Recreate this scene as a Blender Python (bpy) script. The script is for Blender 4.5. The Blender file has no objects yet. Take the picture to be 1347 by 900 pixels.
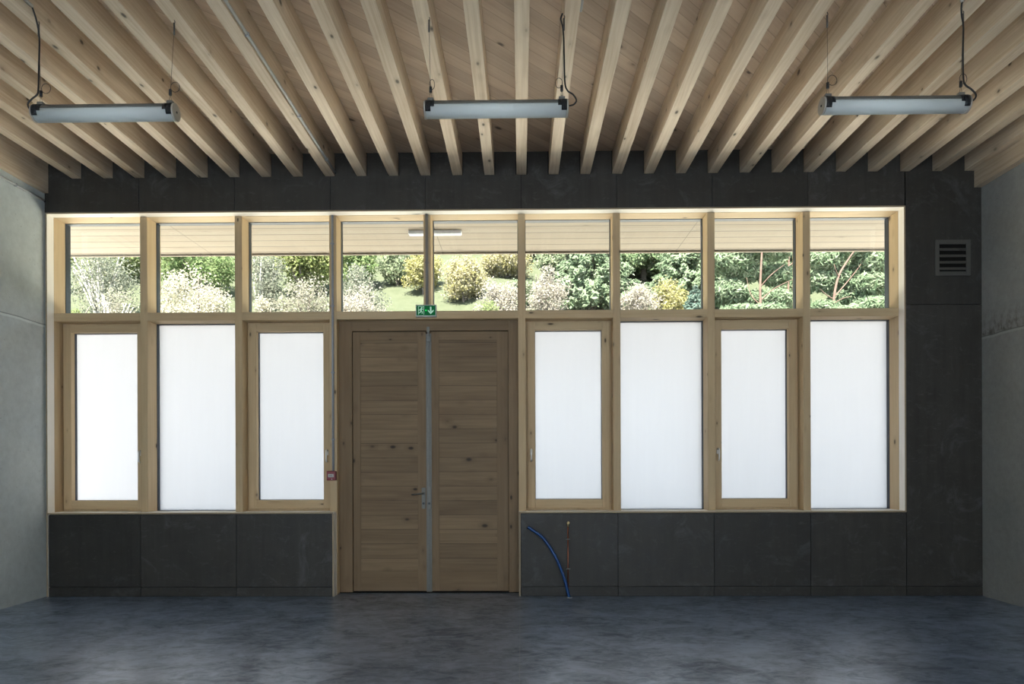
import bpy, bmesh, math, random
from mathutils import Vector, Matrix
import numpy as np

random.seed(7)
rng = np.random.default_rng(11)
sc = bpy.context.scene
COL = sc.collection

# ------------------------------------------------------------------ camera
FPX, CAM_D, CAM_H, YAW, ROLL = 898.0, 7.55, 1.47, 0.0125, 0.0036
cam_data = bpy.data.cameras.new('camera')
cam = bpy.data.objects.new('camera', cam_data)
COL.objects.link(cam)
cam_data.sensor_fit = 'HORIZONTAL'
cam_data.sensor_width = 36.0
cam_data.lens = 36.0 * FPX / 1347.0
cam_data.shift_x = 0.0
cam_data.shift_y = 160.0 / 1347.0
cam_data.clip_end = 300
F_ = Vector((-math.sin(YAW), math.cos(YAW), 0))
R0 = Vector((math.cos(YAW), math.sin(YAW), 0))
U0 = Vector((0, 0, 1))
R_ = R0 * math.cos(ROLL) - U0 * math.sin(ROLL)
U_ = U0 * math.cos(ROLL) + R0 * math.sin(ROLL)
M3 = Matrix((R_, U_, -F_)).transposed()
cam.matrix_world = Matrix.Translation((0, -CAM_D, CAM_H)) @ M3.to_4x4()
sc.camera = cam

# ------------------------------------------------------------------ light
sc.view_settings.view_transform = 'Standard'
sc.view_settings.look = 'None'
sc.view_settings.gamma = 1.0
sc.view_settings.use_curve_mapping = False
sc.view_settings.exposure = 1.0
sc.cycles.max_bounces = 14
sc.cycles.diffuse_bounces = 8
sc.cycles.transmission_bounces = 8
sc.cycles.transparent_max_bounces = 16
sc.cycles.glossy_bounces = 4
sc.cycles.use_denoising = True
sc.cycles.sample_clamp_indirect = 8.0

world = bpy.data.worlds.new('daylight')
sc.world = world
world.use_nodes = True
bgn = world.node_tree.nodes['Background']
bgn.inputs[0].default_value = (0.74, 0.87, 1.0, 1)
bgn.inputs[1].default_value = 2.2

sun_data = bpy.data.lights.new('sun', 'SUN')
sun_data.energy = 27.0
sun_data.angle = 0.02
sun_data.color = (1.0, 0.95, 0.86)
sun = bpy.data.objects.new('sun', sun_data)
COL.objects.link(sun)
SUN_EL, SUN_AZ = math.radians(58), math.radians(-18)
sd = Vector((math.sin(-SUN_AZ) * math.cos(SUN_EL), math.cos(SUN_AZ) * math.cos(SUN_EL), -math.sin(SUN_EL)))
sun.rotation_euler = sd.to_track_quat('-Z', 'Y').to_euler()
sun.location = (-6, -20, 25)


# ------------------------------------------------------------------ node helpers
def new_mat(name):
    m = bpy.data.materials.new(name)
    m.use_nodes = True
    nt = m.node_tree
    nt.nodes.clear()
    out = nt.nodes.new('ShaderNodeOutputMaterial')
    return m, nt, out


class NB:
    """tiny node-building helper"""
    def __init__(s, nt):
        s.nt = nt

    def n(s, typ, **kw):
        nd = s.nt.nodes.new(typ)
        for k, v in kw.items():
            setattr(nd, k, v)
        return nd

    def link(s, a, b):
        s.nt.links.new(a, b)

    def put(s, sock, v):
        if hasattr(v, 'is_output') or isinstance(v, bpy.types.NodeSocket):
            s.link(v, sock)
        else:
            sock.default_value = v

    def math(s, op, a, b=0.0, c=None, clamp=False):
        nd = s.n('ShaderNodeMath', operation=op)
        nd.use_clamp = clamp
        s.put(nd.inputs[0], a)
        s.put(nd.inputs[1], b)
        if c is not None:
            s.put(nd.inputs[2], c)
        return nd.outputs[0]

    def vmul(s, a, b):
        nd = s.n('ShaderNodeVectorMath', operation='MULTIPLY')
        s.put(nd.inputs[0], a)
        s.put(nd.inputs[1], b)
        return nd.outputs[0]

    def vadd(s, a, b):
        nd = s.n('ShaderNodeVectorMath', operation='ADD')
        s.put(nd.inputs[0], a)
        s.put(nd.inputs[1], b)
        return nd.outputs[0]

    def noise(s, vec, scale=1.0, detail=3.0, rough=0.5, dist=0.0):
        nd = s.n('ShaderNodeTexNoise')
        s.link(vec, nd.inputs['Vector'])
        nd.inputs['Scale'].default_value = scale
        nd.inputs['Detail'].default_value = detail
        nd.inputs['Roughness'].default_value = rough
        nd.inputs['Distortion'].default_value = dist
        return nd.outputs['Fac']

    def ramp(s, fac, stops):
        nd = s.n('ShaderNodeValToRGB')
        s.link(fac, nd.inputs[0])
        els = nd.color_ramp.elements
        while len(els) > 1:
            els.remove(els[-1])
        first = True
        for p, c in stops:
            if not isinstance(c, (tuple, list)):
                c = (c, c, c)
            e = els[0] if first else els.new(p)
            e.position = p
            e.color = (c[0], c[1], c[2], 1)
            first = False
        return nd.outputs['Color']

    def mix(s, fac, a, b, blend='MIX'):
        nd = s.n('ShaderNodeMix', data_type='RGBA', blend_type=blend)
        s.put(nd.inputs[0], fac)
        for sock, v in ((nd.inputs[6], a), (nd.inputs[7], b)):
            if isinstance(v, (tuple, list)):
                v = (v[0], v[1], v[2], 1)
            s.put(sock, v)
        return nd.outputs[2]

    def sep(s, v):
        nd = s.n('ShaderNodeSeparateXYZ')
        s.link(v, nd.inputs[0])
        return nd.outputs

    def comb(s, x, y, z):
        nd = s.n('ShaderNodeCombineXYZ')
        for i, v in enumerate((x, y, z)):
            s.put(nd.inputs[i], v)
        return nd.outputs[0]


def principled(nb, out, color, rough=0.6, metal=0.0, spec=0.5, bump=None, bump_s=0.2, bump_d=0.01):
    p = nb.n('ShaderNodeBsdfPrincipled')
    if isinstance(color, (tuple, list)):
        p.inputs['Base Color'].default_value = (color[0], color[1], color[2], 1)
    else:
        nb.link(color, p.inputs['Base Color'])
    nb.put(p.inputs['Roughness'], rough)
    p.inputs['Metallic'].default_value = metal
    p.inputs['Specular IOR Level'].default_value = spec
    if bump is not None:
        b = nb.n('ShaderNodeBump')
        b.inputs['Strength'].default_value = bump_s
        b.inputs['Distance'].default_value = bump_d
        nb.link(bump, b.inputs['Height'])
        nb.link(b.outputs[0], p.inputs['Normal'])
    nb.link(p.outputs[0], out.inputs[0])
    return p


def plain(name, color, rough=0.5, metal=0.0, spec=0.5, vary=0.06, scale=30.0):
    m, nt, out = new_mat(name)
    nb = NB(nt)
    tc = nb.n('ShaderNodeTexCoord').outputs['Object']
    f = nb.noise(tc, scale, 3)
    lo = tuple(c * (1 - vary) for c in color)
    hi = tuple(min(1, c * (1 + vary)) for c in color)
    principled(nb, out, nb.ramp(f, [(0.3, lo), (0.7, hi)]), rough, metal, spec)
    return m


def wood(name, axis, light, dark, knots=True, plank=None, plank_axis=None, plank_off=0.0, tone=0.10,
         diag=False, rough=0.6, knot_scale=(1.7, 9.0, 9.0), end_len=None, knot_amt=0.62, grain=1.0, joint_w=0.0022, joint_a=0.75):
    """spruce: grain along `axis`; optional boards of width `plank` across plank_axis"""
    m, nt, out = new_mat(name)
    nb = NB(nt)
    tc = nb.n('ShaderNodeTexCoord').outputs['Object']
    rnd = nb.n('ShaderNodeObjectInfo').outputs['Random']
    x, y, z = nb.sep(tc)
    c = {'X': x, 'Y': y, 'Z': z}
    if diag:
        u = nb.math('ADD', nb.math('MULTIPLY', x, 0.7071), nb.math('MULTIPLY', y, 0.7071))
        v = nb.math('SUBTRACT', nb.math('MULTIPLY', y, 0.7071), nb.math('MULTIPLY', x, 0.7071))
        w = z
        pv = v
    else:
        u = c[axis]
        others = [k for k in 'XYZ' if k != axis]
        v, w = c[others[0]], c[others[1]]
        pv = c[plank_axis] if plank_axis else v
    shift = nb.math('MULTIPLY', rnd, 37.0)
    joint = None
    if plank:
        t = nb.math('ADD', nb.math('DIVIDE', pv, plank), plank_off)
        idx = nb.math('FLOOR', t)
        fr = nb.math('SUBTRACT', t, idx)
        wn = nb.n('ShaderNodeTexWhiteNoise', noise_dimensions='1D')
        nb.link(nb.math('ADD', idx, nb.math('MULTIPLY', rnd, 91.0)), wn.inputs['W'])
        prand = wn.outputs['Value']
        shift = nb.math('ADD', shift, nb.math('MULTIPLY', prand, 23.0))
        edge = nb.math('MINIMUM', fr, nb.math('SUBTRACT', 1.0, fr))
        joint = nb.math('LESS_THAN', edge, joint_w / plank)
        if end_len:
            te = nb.math('DIVIDE', u, end_len)
            te = nb.math('ADD', te, 0.33)
            fe = nb.math('FRACT', te)
            ee = nb.math('MINIMUM', fe, nb.math('SUBTRACT', 1.0, fe))
            joint = nb.math('MAXIMUM', joint, nb.math('LESS_THAN', ee, 0.004 / end_len))
    base = nb.comb(nb.math('ADD', u, shift), nb.math('ADD', v, shift), nb.math('ADD', w, shift))
    wob = nb.noise(nb.vmul(base, (1.2, 2.0, 2.0)), 1.0, 2)
    g1 = nb.noise(nb.vmul(nb.vadd(base, nb.comb(0.0, nb.math('MULTIPLY', wob, 0.05), nb.math('MULTIPLY', wob, 0.05))),
                          (1.0, 42.0, 42.0)), 1.0, 4, 0.6)
    g2 = nb.noise(nb.vmul(base, (0.8, 5.0, 5.0)), 1.0, 3)
    mid = tuple((a + b) / 2 for a, b in zip(light, dark))
    col = nb.ramp(g1, [(0.5 - 0.22 / grain, dark), (0.5, mid), (0.5 + 0.2 / grain, light)])
    col = nb.mix(0.55, col, nb.ramp(g2, [(0.3, dark), (0.65, light)]))
    if plank:
        tcol = nb.ramp(prand, [(0.0, 1.0 - 1.6 * tone), (0.5, 1.0), (1.0, 1.0 + tone)])
        col = nb.mix(1.0, col, tcol, 'MULTIPLY')
    else:
        tcol = nb.ramp(rnd, [(0.0, 1.0 - tone), (1.0, 1.0 + tone * 0.5)])
        col = nb.mix(1.0, col, tcol, 'MULTIPLY')
    if knots:
        vo = nb.n('ShaderNodeTexVoronoi')
        nb.link(nb.vmul(base, knot_scale), vo.inputs['Vector'])
        vo.inputs['Scale'].default_value = 1.0
        dd = vo.outputs['Distance']
        cr = nb.sep(vo.outputs['Color'])
        size = nb.math('MULTIPLY_ADD', cr[1], 0.13, 0.07)
        has = nb.math('GREATER_THAN', cr[0], knot_amt)
        k = nb.math('SUBTRACT', 1.0, nb.math('DIVIDE', dd, size), clamp=True)
        k = nb.math('MULTIPLY', nb.math('MULTIPLY', k, 1.8, clamp=True), has)
        halo = nb.math('SUBTRACT', 1.0, nb.math('DIVIDE', dd, nb.math('MULTIPLY', size, 2.4)), clamp=True)
        halo = nb.math('MULTIPLY', nb.math('MULTIPLY', halo, has), 0.45)
        col = nb.mix(halo, col, tuple(d * 0.62 for d in dark))
        col = nb.mix(nb.math('MULTIPLY', k, 0.88), col, tuple(d * 0.13 for d in dark))
    if joint is not None:
        col = nb.mix(nb.math('MULTIPLY', joint, joint_a), col, tuple(d * 0.18 for d in dark))
    principled(nb, out, col, rough, spec=0.3, bump=g1, bump_s=0.12, bump_d=0.003)
    return m


LIGHTW, DARKW = (0.60, 0.455, 0.27), (0.46, 0.325, 0.18)
M = {}
M['beam'] = wood('spruce_beam', 'Y', (0.68, 0.565, 0.42), (0.46, 0.345, 0.23), knot_scale=(4.2, 9.0, 6.0), tone=0.12, knot_amt=0.30, grain=1.7)
M['deck'] = wood('spruce_deck', 'X', (0.53, 0.41, 0.30), (0.38, 0.28, 0.20), plank=0.125, diag=True, tone=0.08, joint_a=0.45,
                 knot_scale=(3.2, 7.0, 7.0), knot_amt=0.55)
M['wood_z'] = wood('spruce_upright', 'Z', LIGHTW, DARKW, knot_scale=(5.0, 12.0, 9.0), tone=0.05, knot_amt=0.60)
M['wood_x'] = wood('spruce_rail', 'X', LIGHTW, DARKW, knot_scale=(4.0, 9.0, 12.0), tone=0.05, knot_amt=0.66)
M['ply'] = wood('spruce_lining', 'X', (0.90, 0.86, 0.79), (0.82, 0.75, 0.64), knot_scale=(1.8, 7.0, 7.0), tone=0.03, knot_amt=0.75)
M['ply_z'] = wood('spruce_lining_upright', 'Z', (0.90, 0.86, 0.79), (0.82, 0.75, 0.64), knot_scale=(1.8, 7.0, 7.0), tone=0.03, knot_amt=0.75)
M['door_z'] = wood('door_stile', 'Z', (0.25, 0.17, 0.095), (0.17, 0.11, 0.058), knot_scale=(5.0, 10.0, 10.0), tone=0.04, knot_amt=0.5)
M['door_x'] = wood('door_rail', 'X', (0.25, 0.17, 0.095), (0.17, 0.11, 0.058), knot_scale=(5.0, 10.0, 10.0), tone=0.04, knot_amt=0.55)
M['door_boards'] = wood('door_boards', 'X', (0.26, 0.18, 0.10), (0.155, 0.10, 0.055), plank=0.164, plank_axis='Z', plank_off=0.6,
                        tone=0.12, knot_scale=(4.5, 7.0, 7.5), knot_amt=0.5, grain=1.5)
M['soffit'] = wood('soffit_boards', 'X', (0.225, 0.19, 0.142), (0.195, 0.152, 0.108), plank=0.235, plank_axis='Y', tone=0.06,
                   knot_scale=(1.8, 6.0, 6.0), end_len=3.245, knot_amt=0.6, joint_w=0.009)


def panel_material():
    m, nt, out = new_mat('fibre_cement')
    nb = NB(nt)
    tc = nb.n('ShaderNodeTexCoord').outputs['Object']
    rnd = nb.n('ShaderNodeObjectInfo').outputs['Random']
    v = nb.vadd(tc, nb.comb(nb.math('MULTIPLY', rnd, 31.0), 0.0, nb.math('MULTIPLY', rnd, 17.0)))
    a = nb.noise(nb.vmul(v, (14.0, 1.0, 1.2)), 1.0, 4, 0.6)
    b = nb.noise(v, 3.5, 5, 0.65)
    s = nb.noise(nb.vmul(v, (9.0, 1.0, 26.0)), 1.0, 5, 0.7, 1.0)
    base = nb.ramp(b, [(0.3, (0.028, 0.025, 0.021)), (0.72, (0.050, 0.046, 0.039))])
    base = nb.mix(0.35, base, nb.ramp(a, [(0.3, (0.028, 0.025, 0.021)), (0.7, (0.058, 0.053, 0.046))]))
    base = nb.mix(nb.ramp(s, [(0.58, 0.0), (0.76, 0.42)]), base, (0.13, 0.125, 0.12))
    cl = nb.noise(nb.vmul(v, (2.2, 1.0, 2.2)), 1.0, 6, 0.72, 1.5)
    base = nb.mix(nb.ramp(cl, [(0.56, 0.0), (0.74, 0.55)]), base, (0.115, 0.115, 0.113))
    tone = nb.ramp(rnd, [(0.0, 0.86), (1.0, 1.14)])
    principled(nb, out, nb.mix(1.0, base, tone, 'MULTIPLY'), nb.ramp(b, [(0.3, 0.42), (0.7, 0.6)]), spec=0.35)
    return m


M['panel'] = panel_material()
M['black'] = plain('shadow_gap_black', (0.012, 0.011, 0.010), 0.9, spec=0.1)


def concrete_wall(name, joint_z, stain, c0, c1):
    m, nt, out = new_mat(name)
    nb = NB(nt)
    tc = nb.n('ShaderNodeTexCoord').outputs['Object']
    x, y, z = nb.sep(tc)
    a = nb.noise(tc, 1.1, 5, 0.6)
    b = nb.noise(tc, 14.0, 5, 0.65)
    col = nb.ramp(a, [(0.28, c0), (0.72, c1)])
    col = nb.mix(0.25, col, nb.ramp(b, [(0.3, tuple(k * 0.75 for k in c0)), (0.7, tuple(min(1, k * 1.15) for k in c1))]))
    wob = nb.math('MULTIPLY_ADD', nb.noise(tc, 4.0, 3), 0.03, -0.015)
    d = nb.math('SUBTRACT', nb.math('ADD', z, wob), joint_z)
    line = nb.math('LESS_THAN', nb.math('ABSOLUTE', d), 0.006)
    lip = nb.math('LESS_THAN', nb.math('ABSOLUTE', nb.math('ADD', d, 0.018)), 0.012)
    col = nb.mix(nb.math('MULTIPLY', lip, 0.35), col, tuple(min(1, k * 1.5) for k in c1))
    col = nb.mix(nb.math('MULTIPLY', line, 0.6), col, tuple(k * 0.35 for k in c0))
    pits = nb.noise(tc, 40.0, 2, 0.5)
    col = nb.mix(nb.ramp(pits, [(0.70, 0.0), (0.76, 0.5)]), col, tuple(k * 0.5 for k in c0))
    if stain:
        up = nb.ramp(d, [(0.0, 0.0), (0.01, 1.0), (0.28, 0.0)])
        sp = nb.noise(nb.vmul(tc, (1.0, 9.0, 5.0)), 2.0, 5, 0.75)
        col = nb.mix(nb.math('MULTIPLY', nb.math('MULTIPLY', up, nb.ramp(sp, [(0.45, 0.0), (0.62, 1.0)])), 0.7), col, (0.055, 0.035, 0.02))
    principled(nb, out, col, 0.75, spec=0.3, bump=b, bump_s=0.15, bump_d=0.006)
    return m


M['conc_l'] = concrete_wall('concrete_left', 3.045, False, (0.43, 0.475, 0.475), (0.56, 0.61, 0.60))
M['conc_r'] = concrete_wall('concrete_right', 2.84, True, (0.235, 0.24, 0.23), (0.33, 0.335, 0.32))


def floor_material():
    m, nt, out = new_mat('polished_concrete')
    nb = NB(nt)
    tc = nb.n('ShaderNodeTexCoord').outputs['Object']
    x, y, z = nb.sep(tc)
    a = nb.noise(nb.vmul(tc, (0.9, 1.2, 1.0)), 1.0, 5, 0.6, 0.4)
    b = nb.noise(nb.vmul(tc, (2.0, 2.8, 1.0)), 1.0, 6, 0.65, 0.8)
    c = nb.noise(nb.vmul(tc, (6.0, 9.0, 1.0)), 1.0, 6, 0.7, 1.2)
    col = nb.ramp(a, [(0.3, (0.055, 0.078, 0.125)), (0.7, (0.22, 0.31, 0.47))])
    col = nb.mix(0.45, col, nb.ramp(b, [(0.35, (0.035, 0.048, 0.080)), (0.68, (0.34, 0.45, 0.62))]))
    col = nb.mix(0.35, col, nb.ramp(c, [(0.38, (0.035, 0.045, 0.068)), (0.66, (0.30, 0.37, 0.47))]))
    # pale spill stain by the blue hose
    dx = nb.math('SUBTRACT', x, 0.60)
    dy = nb.math('MULTIPLY', nb.math('ADD', y, 0.78), 0.9)
    r = nb.math('SQRT', nb.math('ADD', nb.math('MULTIPLY', dx, dx), nb.math('MULTIPLY', dy, dy)))
    r = nb.math('ADD', r, nb.math('MULTIPLY_ADD', nb.noise(tc, 7.0, 4, 0.6), 0.34, -0.17))
    st = nb.ramp(r, [(0.085, 0.6), (0.10, 0.0)])
    col = nb.mix(st, col, (0.33, 0.34, 0.37))
    jl = nb.math('LESS_THAN', nb.math('ABSOLUTE', nb.math('ADD', x, 0.012)), 0.0035)
    col = nb.mix(nb.math('MULTIPLY', jl, 0.6), col, (0.3, 0.31, 0.33))
    rough = nb.ramp(b, [(0.3, 0.30), (0.7, 0.46)])
    pf = principled(nb, out, col, rough, spec=1.0)
    mot = nb.math('MULTIPLY_ADD', c, 0.35, nb.math('MULTIPLY_ADD', b, 0.40, nb.math('MULTIPLY', a, 0.25)))
    nb.link(nb.ramp(mot, [(0.38, 0.25), (0.60, 1.0)]), pf.inputs['Specular IOR Level'])
    nb.link(nb.ramp(mot, [(0.42, 0.10), (0.57, 1.0)]), pf.inputs['Coat Weight'])
    pf.inputs['Coat Roughness'].default_value = 0.29
    pf.inputs['Coat IOR'].default_value = 2.6
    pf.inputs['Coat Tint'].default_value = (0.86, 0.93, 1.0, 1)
    return m


M['floor'] = floor_material()


def clear_glass():
    m, nt, out = new_mat('clear_glass')
    nb = NB(nt)
    t = nb.n('ShaderNodeBsdfTransparent')
    t.inputs[0].default_value = (0.97, 0.985, 0.975, 1)
    g = nb.n('ShaderNodeBsdfGlossy')
    g.inputs['Roughness'].default_value = 0.0
    lw = nb.n('ShaderNodeLayerWeight')
    lw.inputs[0].default_value = 0.5
    f = nb.math('MULTIPLY_ADD', nb.math('POWER', lw.outputs['Facing'], 5.0), 0.7, 0.03)
    mx = nb.n('ShaderNodeMixShader')
    nb.link(f, mx.inputs[0])
    nb.link(t.outputs[0], mx.inputs[1])
    nb.link(g.outputs[0], mx.inputs[2])
    nb.link(mx.outputs[0], out.inputs[0])
    return m


def frosted_glass():
    m, nt, out = new_mat('frosted_glass')
    nb = NB(nt)
    tc = nb.n('ShaderNodeTexCoord').outputs['Object']
    f = nb.noise(nb.vmul(tc, (18.0, 1.0, 1.3)), 1.0, 3)
    t = nb.n('ShaderNodeBsdfTranslucent')
    nb.link(nb.ramp(f, [(0.3, (0.548, 0.554, 0.582)), (0.7, (0.558, 0.564, 0.592))]), t.inputs[0])
    g = nb.n('ShaderNodeBsdfGlossy')
    g.inputs['Roughness'].default_value = 0.15
    mx = nb.n('ShaderNodeMixShader')
    mx.inputs[0].default_value = 0.02
    nb.link(t.outputs[0], mx.inputs[1])
    nb.link(g.outputs[0], mx.inputs[2])
    nb.link(mx.outputs[0], out.inputs[0])
    return m


M['clear'] = clear_glass()
M['frost'] = frosted_glass()
M['spacer'] = plain('dark_anodised', (0.035, 0.042, 0.055), 0.45, 0.3)
M['steel'] = plain('galvanised_steel', (0.165, 0.16, 0.14), 0.5, 0.3)
M['chrome'] = plain('satin_aluminium', (0.74, 0.72, 0.67), 0.35, 0.25)
M['dark_steel'] = plain('dark_steel', (0.12, 0.115, 0.10), 0.4, 0.4)
M['pvc'] = plain('grey_conduit', (0.30, 0.315, 0.335), 0.45)
M['pvc_dull'] = plain('dull_conduit', (0.20, 0.185, 0.165), 0.5)
M['rubber'] = plain('black_rubber', (0.012, 0.011, 0.011), 0.5)
M['housing'] = plain('grey_housing', (0.16, 0.16, 0.145), 0.4, 0.3)
M['cap'] = plain('black_clamp', (0.025, 0.027, 0.03), 0.35, 0.4)
M['disc'] = plain('cast_end_disc', (0.42, 0.39, 0.34), 0.5, 0.3)
M['wire'] = plain('steel_wire', (0.10, 0.09, 0.08), 0.4, 0.6)
M['vent'] = plain('painted_vent', (0.082, 0.078, 0.067), 0.45)
M['blue'] = plain('blue_pipe', (0.006, 0.055, 0.20), 0.25)
M['copper'] = plain('copper_pipe', (0.36, 0.13, 0.075), 0.35, 0.8)
M['brass'] = plain('brass_fitting', (0.26, 0.19, 0.09), 0.35, 0.8)
M['red'] = plain('red_plastic', (0.20, 0.010, 0.014), 0.35)
M['label'] = plain('pale_label', (0.55, 0.53, 0.50), 0.5)
M['ink'] = plain('dark_print', (0.06, 0.055, 0.05), 0.6)
M['sign_body'] = plain('sign_housing', (0.52, 0.54, 0.50), 0.5)
M['screw'] = plain('screw_head', (0.075, 0.072, 0.068), 0.5)
M['white'] = plain('white_enamel', (0.80, 0.82, 0.86), 0.4)


def diffuser_mat():
    m, nt, out = new_mat('opal_tube')
    nb = NB(nt)
    p = principled(nb, out, (0.92, 0.95, 0.93), 0.28, spec=0.6)
    t = nb.n('ShaderNodeBsdfTranslucent')
    t.inputs[0].default_value = (0.95, 0.97, 0.96, 1)
    mx = nb.n('ShaderNodeMixShader')
    mx.inputs[0].default_value = 0.6
    nb.link(p.outputs[0], mx.inputs[1])
    nb.link(t.outputs[0], mx.inputs[2])
    nb.link(mx.outputs[0], out.inputs[0])
    return m


M['opal'] = diffuser_mat()


def glow(name, color, strength):
    m, nt, out = new_mat(name)
    nb = NB(nt)
    e = nb.n('ShaderNodeEmission')
    e.inputs[0].default_value = (*color, 1)
    e.inputs[1].default_value = strength
    nb.link(e.outputs[0], out.inputs[0])
    return m


M['sign_green'] = glow('backlit_green', (0.004, 0.045, 0.016), 1.0)
M['sign_white'] = glow('backlit_white', (0.60, 1.0, 0.78), 0.30)
M['sign_led'] = glow('sign_led', (0.02, 0.8, 0.12), 0.5)


LEAF = 0.34


def leaf_mat(name, a, b, c=None, trans=0.5):
    a, b = tuple(k * LEAF for k in a), tuple(k * LEAF for k in b)
    c = tuple(k * LEAF for k in c) if c else None
    m, nt, out = new_mat(name)
    nb = NB(nt)
    r = nb.n('ShaderNodeNewGeometry').outputs['Random Per Island']
    stops = [(0.0, a), (0.6, b)] + ([(1.0, c)] if c else [(1.0, b)])
    col = nb.ramp(r, stops)
    d = nb.n('ShaderNodeBsdfDiffuse')
    t = nb.n('ShaderNodeBsdfTranslucent')
    nb.link(col, d.inputs[0])
    nb.link(col, t.inputs[0])
    mx = nb.n('ShaderNodeMixShader')
    mx.inputs[0].default_value = trans
    nb.link(d.outputs[0], mx.inputs[1])
    nb.link(t.outputs[0], mx.inputs[2])
    nb.link(mx.outputs[0], out.inputs[0])
    return m


L = {
    'cream': leaf_mat('cream_blossom', (0.95, 0.88, 0.72), (0.88, 0.82, 0.58), (1.1, 1.03, 0.92)),
    'beige': leaf_mat('beige_shrub', (0.68, 0.61, 0.50), (0.58, 0.57, 0.41), (0.82, 0.75, 0.66)),
    'pink': leaf_mat('pale_pink_shrub', (0.88, 0.77, 0.68), (0.70, 0.66, 0.50), (0.98, 0.88, 0.82)),
    'sage': leaf_mat('sage_leaves', (0.40, 0.45, 0.33), (0.52, 0.54, 0.42), (0.62, 0.60, 0.48)),
    'green': leaf_mat('green_leaves', (0.30, 0.45, 0.18), (0.45, 0.60, 0.27), (0.60, 0.68, 0.34)),
    'yellow': leaf_mat('yellow_leaves', (0.62, 0.60, 0.20), (0.80, 0.74, 0.34), (0.92, 0.84, 0.56)),
    'spruce': leaf_mat('spruce_needles', (0.25, 0.37, 0.18), (0.38, 0.52, 0.28), (0.58, 0.66, 0.42)),
    'pine': leaf_mat('pine_needles', (0.38, 0.54, 0.31), (0.54, 0.68, 0.44), (0.70, 0.78, 0.56)),
    'yellowgreen': leaf_mat('yellow_green_leaves', (0.42, 0.53, 0.18), (0.60, 0.67, 0.28), (0.78, 0.78, 0.40)),
    'creamyellow': leaf_mat('cream_yellow_leaves', (0.78, 0.72, 0.30), (0.90, 0.82, 0.50), (1.02, 0.93, 0.76)),
    'sagegreen': leaf_mat('sage_green_leaves', (0.46, 0.58, 0.33), (0.60, 0.70, 0.45), (0.76, 0.78, 0.54)),
    'lime': leaf_mat('lime_leaves', (0.36, 0.48, 0.18), (0.52, 0.60, 0.28), (0.66, 0.66, 0.40)),
    'blue': leaf_mat('bluish_needles', (0.26, 0.40, 0.33), (0.36, 0.50, 0.42), (0.46, 0.58, 0.48)),
}
M['bark'] = plain('grey_bark', (0.09, 0.075, 0.06), 0.9, scale=8, vary=0.25)
M['bark_red'] = plain('red_pine_bark', (0.085, 0.05, 0.037), 0.9, scale=6, vary=0.3)
M['bark_white'] = plain('pale_bark', (0.34, 0.32, 0.29), 0.9, scale=8, vary=0.2)


def ground_mat(name, a, b, sc_=1.5):
    m, nt, out = new_mat(name)
    nb = NB(nt)
    tc = nb.n('ShaderNodeTexCoord').outputs['Object']
    f = nb.noise(tc, sc_, 6, 0.7)
    g = nb.noise(tc, 9.0, 5, 0.7)
    col = nb.mix(0.45, nb.ramp(f, [(0.3, a), (0.7, b)]), nb.ramp(g, [(0.3, a), (0.7, b)]))
    principled(nb, out, col, 0.95, spec=0.1)
    return m


M['hill'] = ground_mat('meadow', (0.030, 0.037, 0.020), (0.056, 0.060, 0.038))
M['terrace'] = ground_mat('pale_gravel', (0.52, 0.49, 0.44), (0.66, 0.63, 0.57), 3.0)
M['roof'] = plain('roofing', (0.2, 0.2, 0.2), 0.9)
M['plaster'] = ground_mat('pale_plaster', (0.60, 0.60, 0.58), (0.68, 0.68, 0.66))


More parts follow.
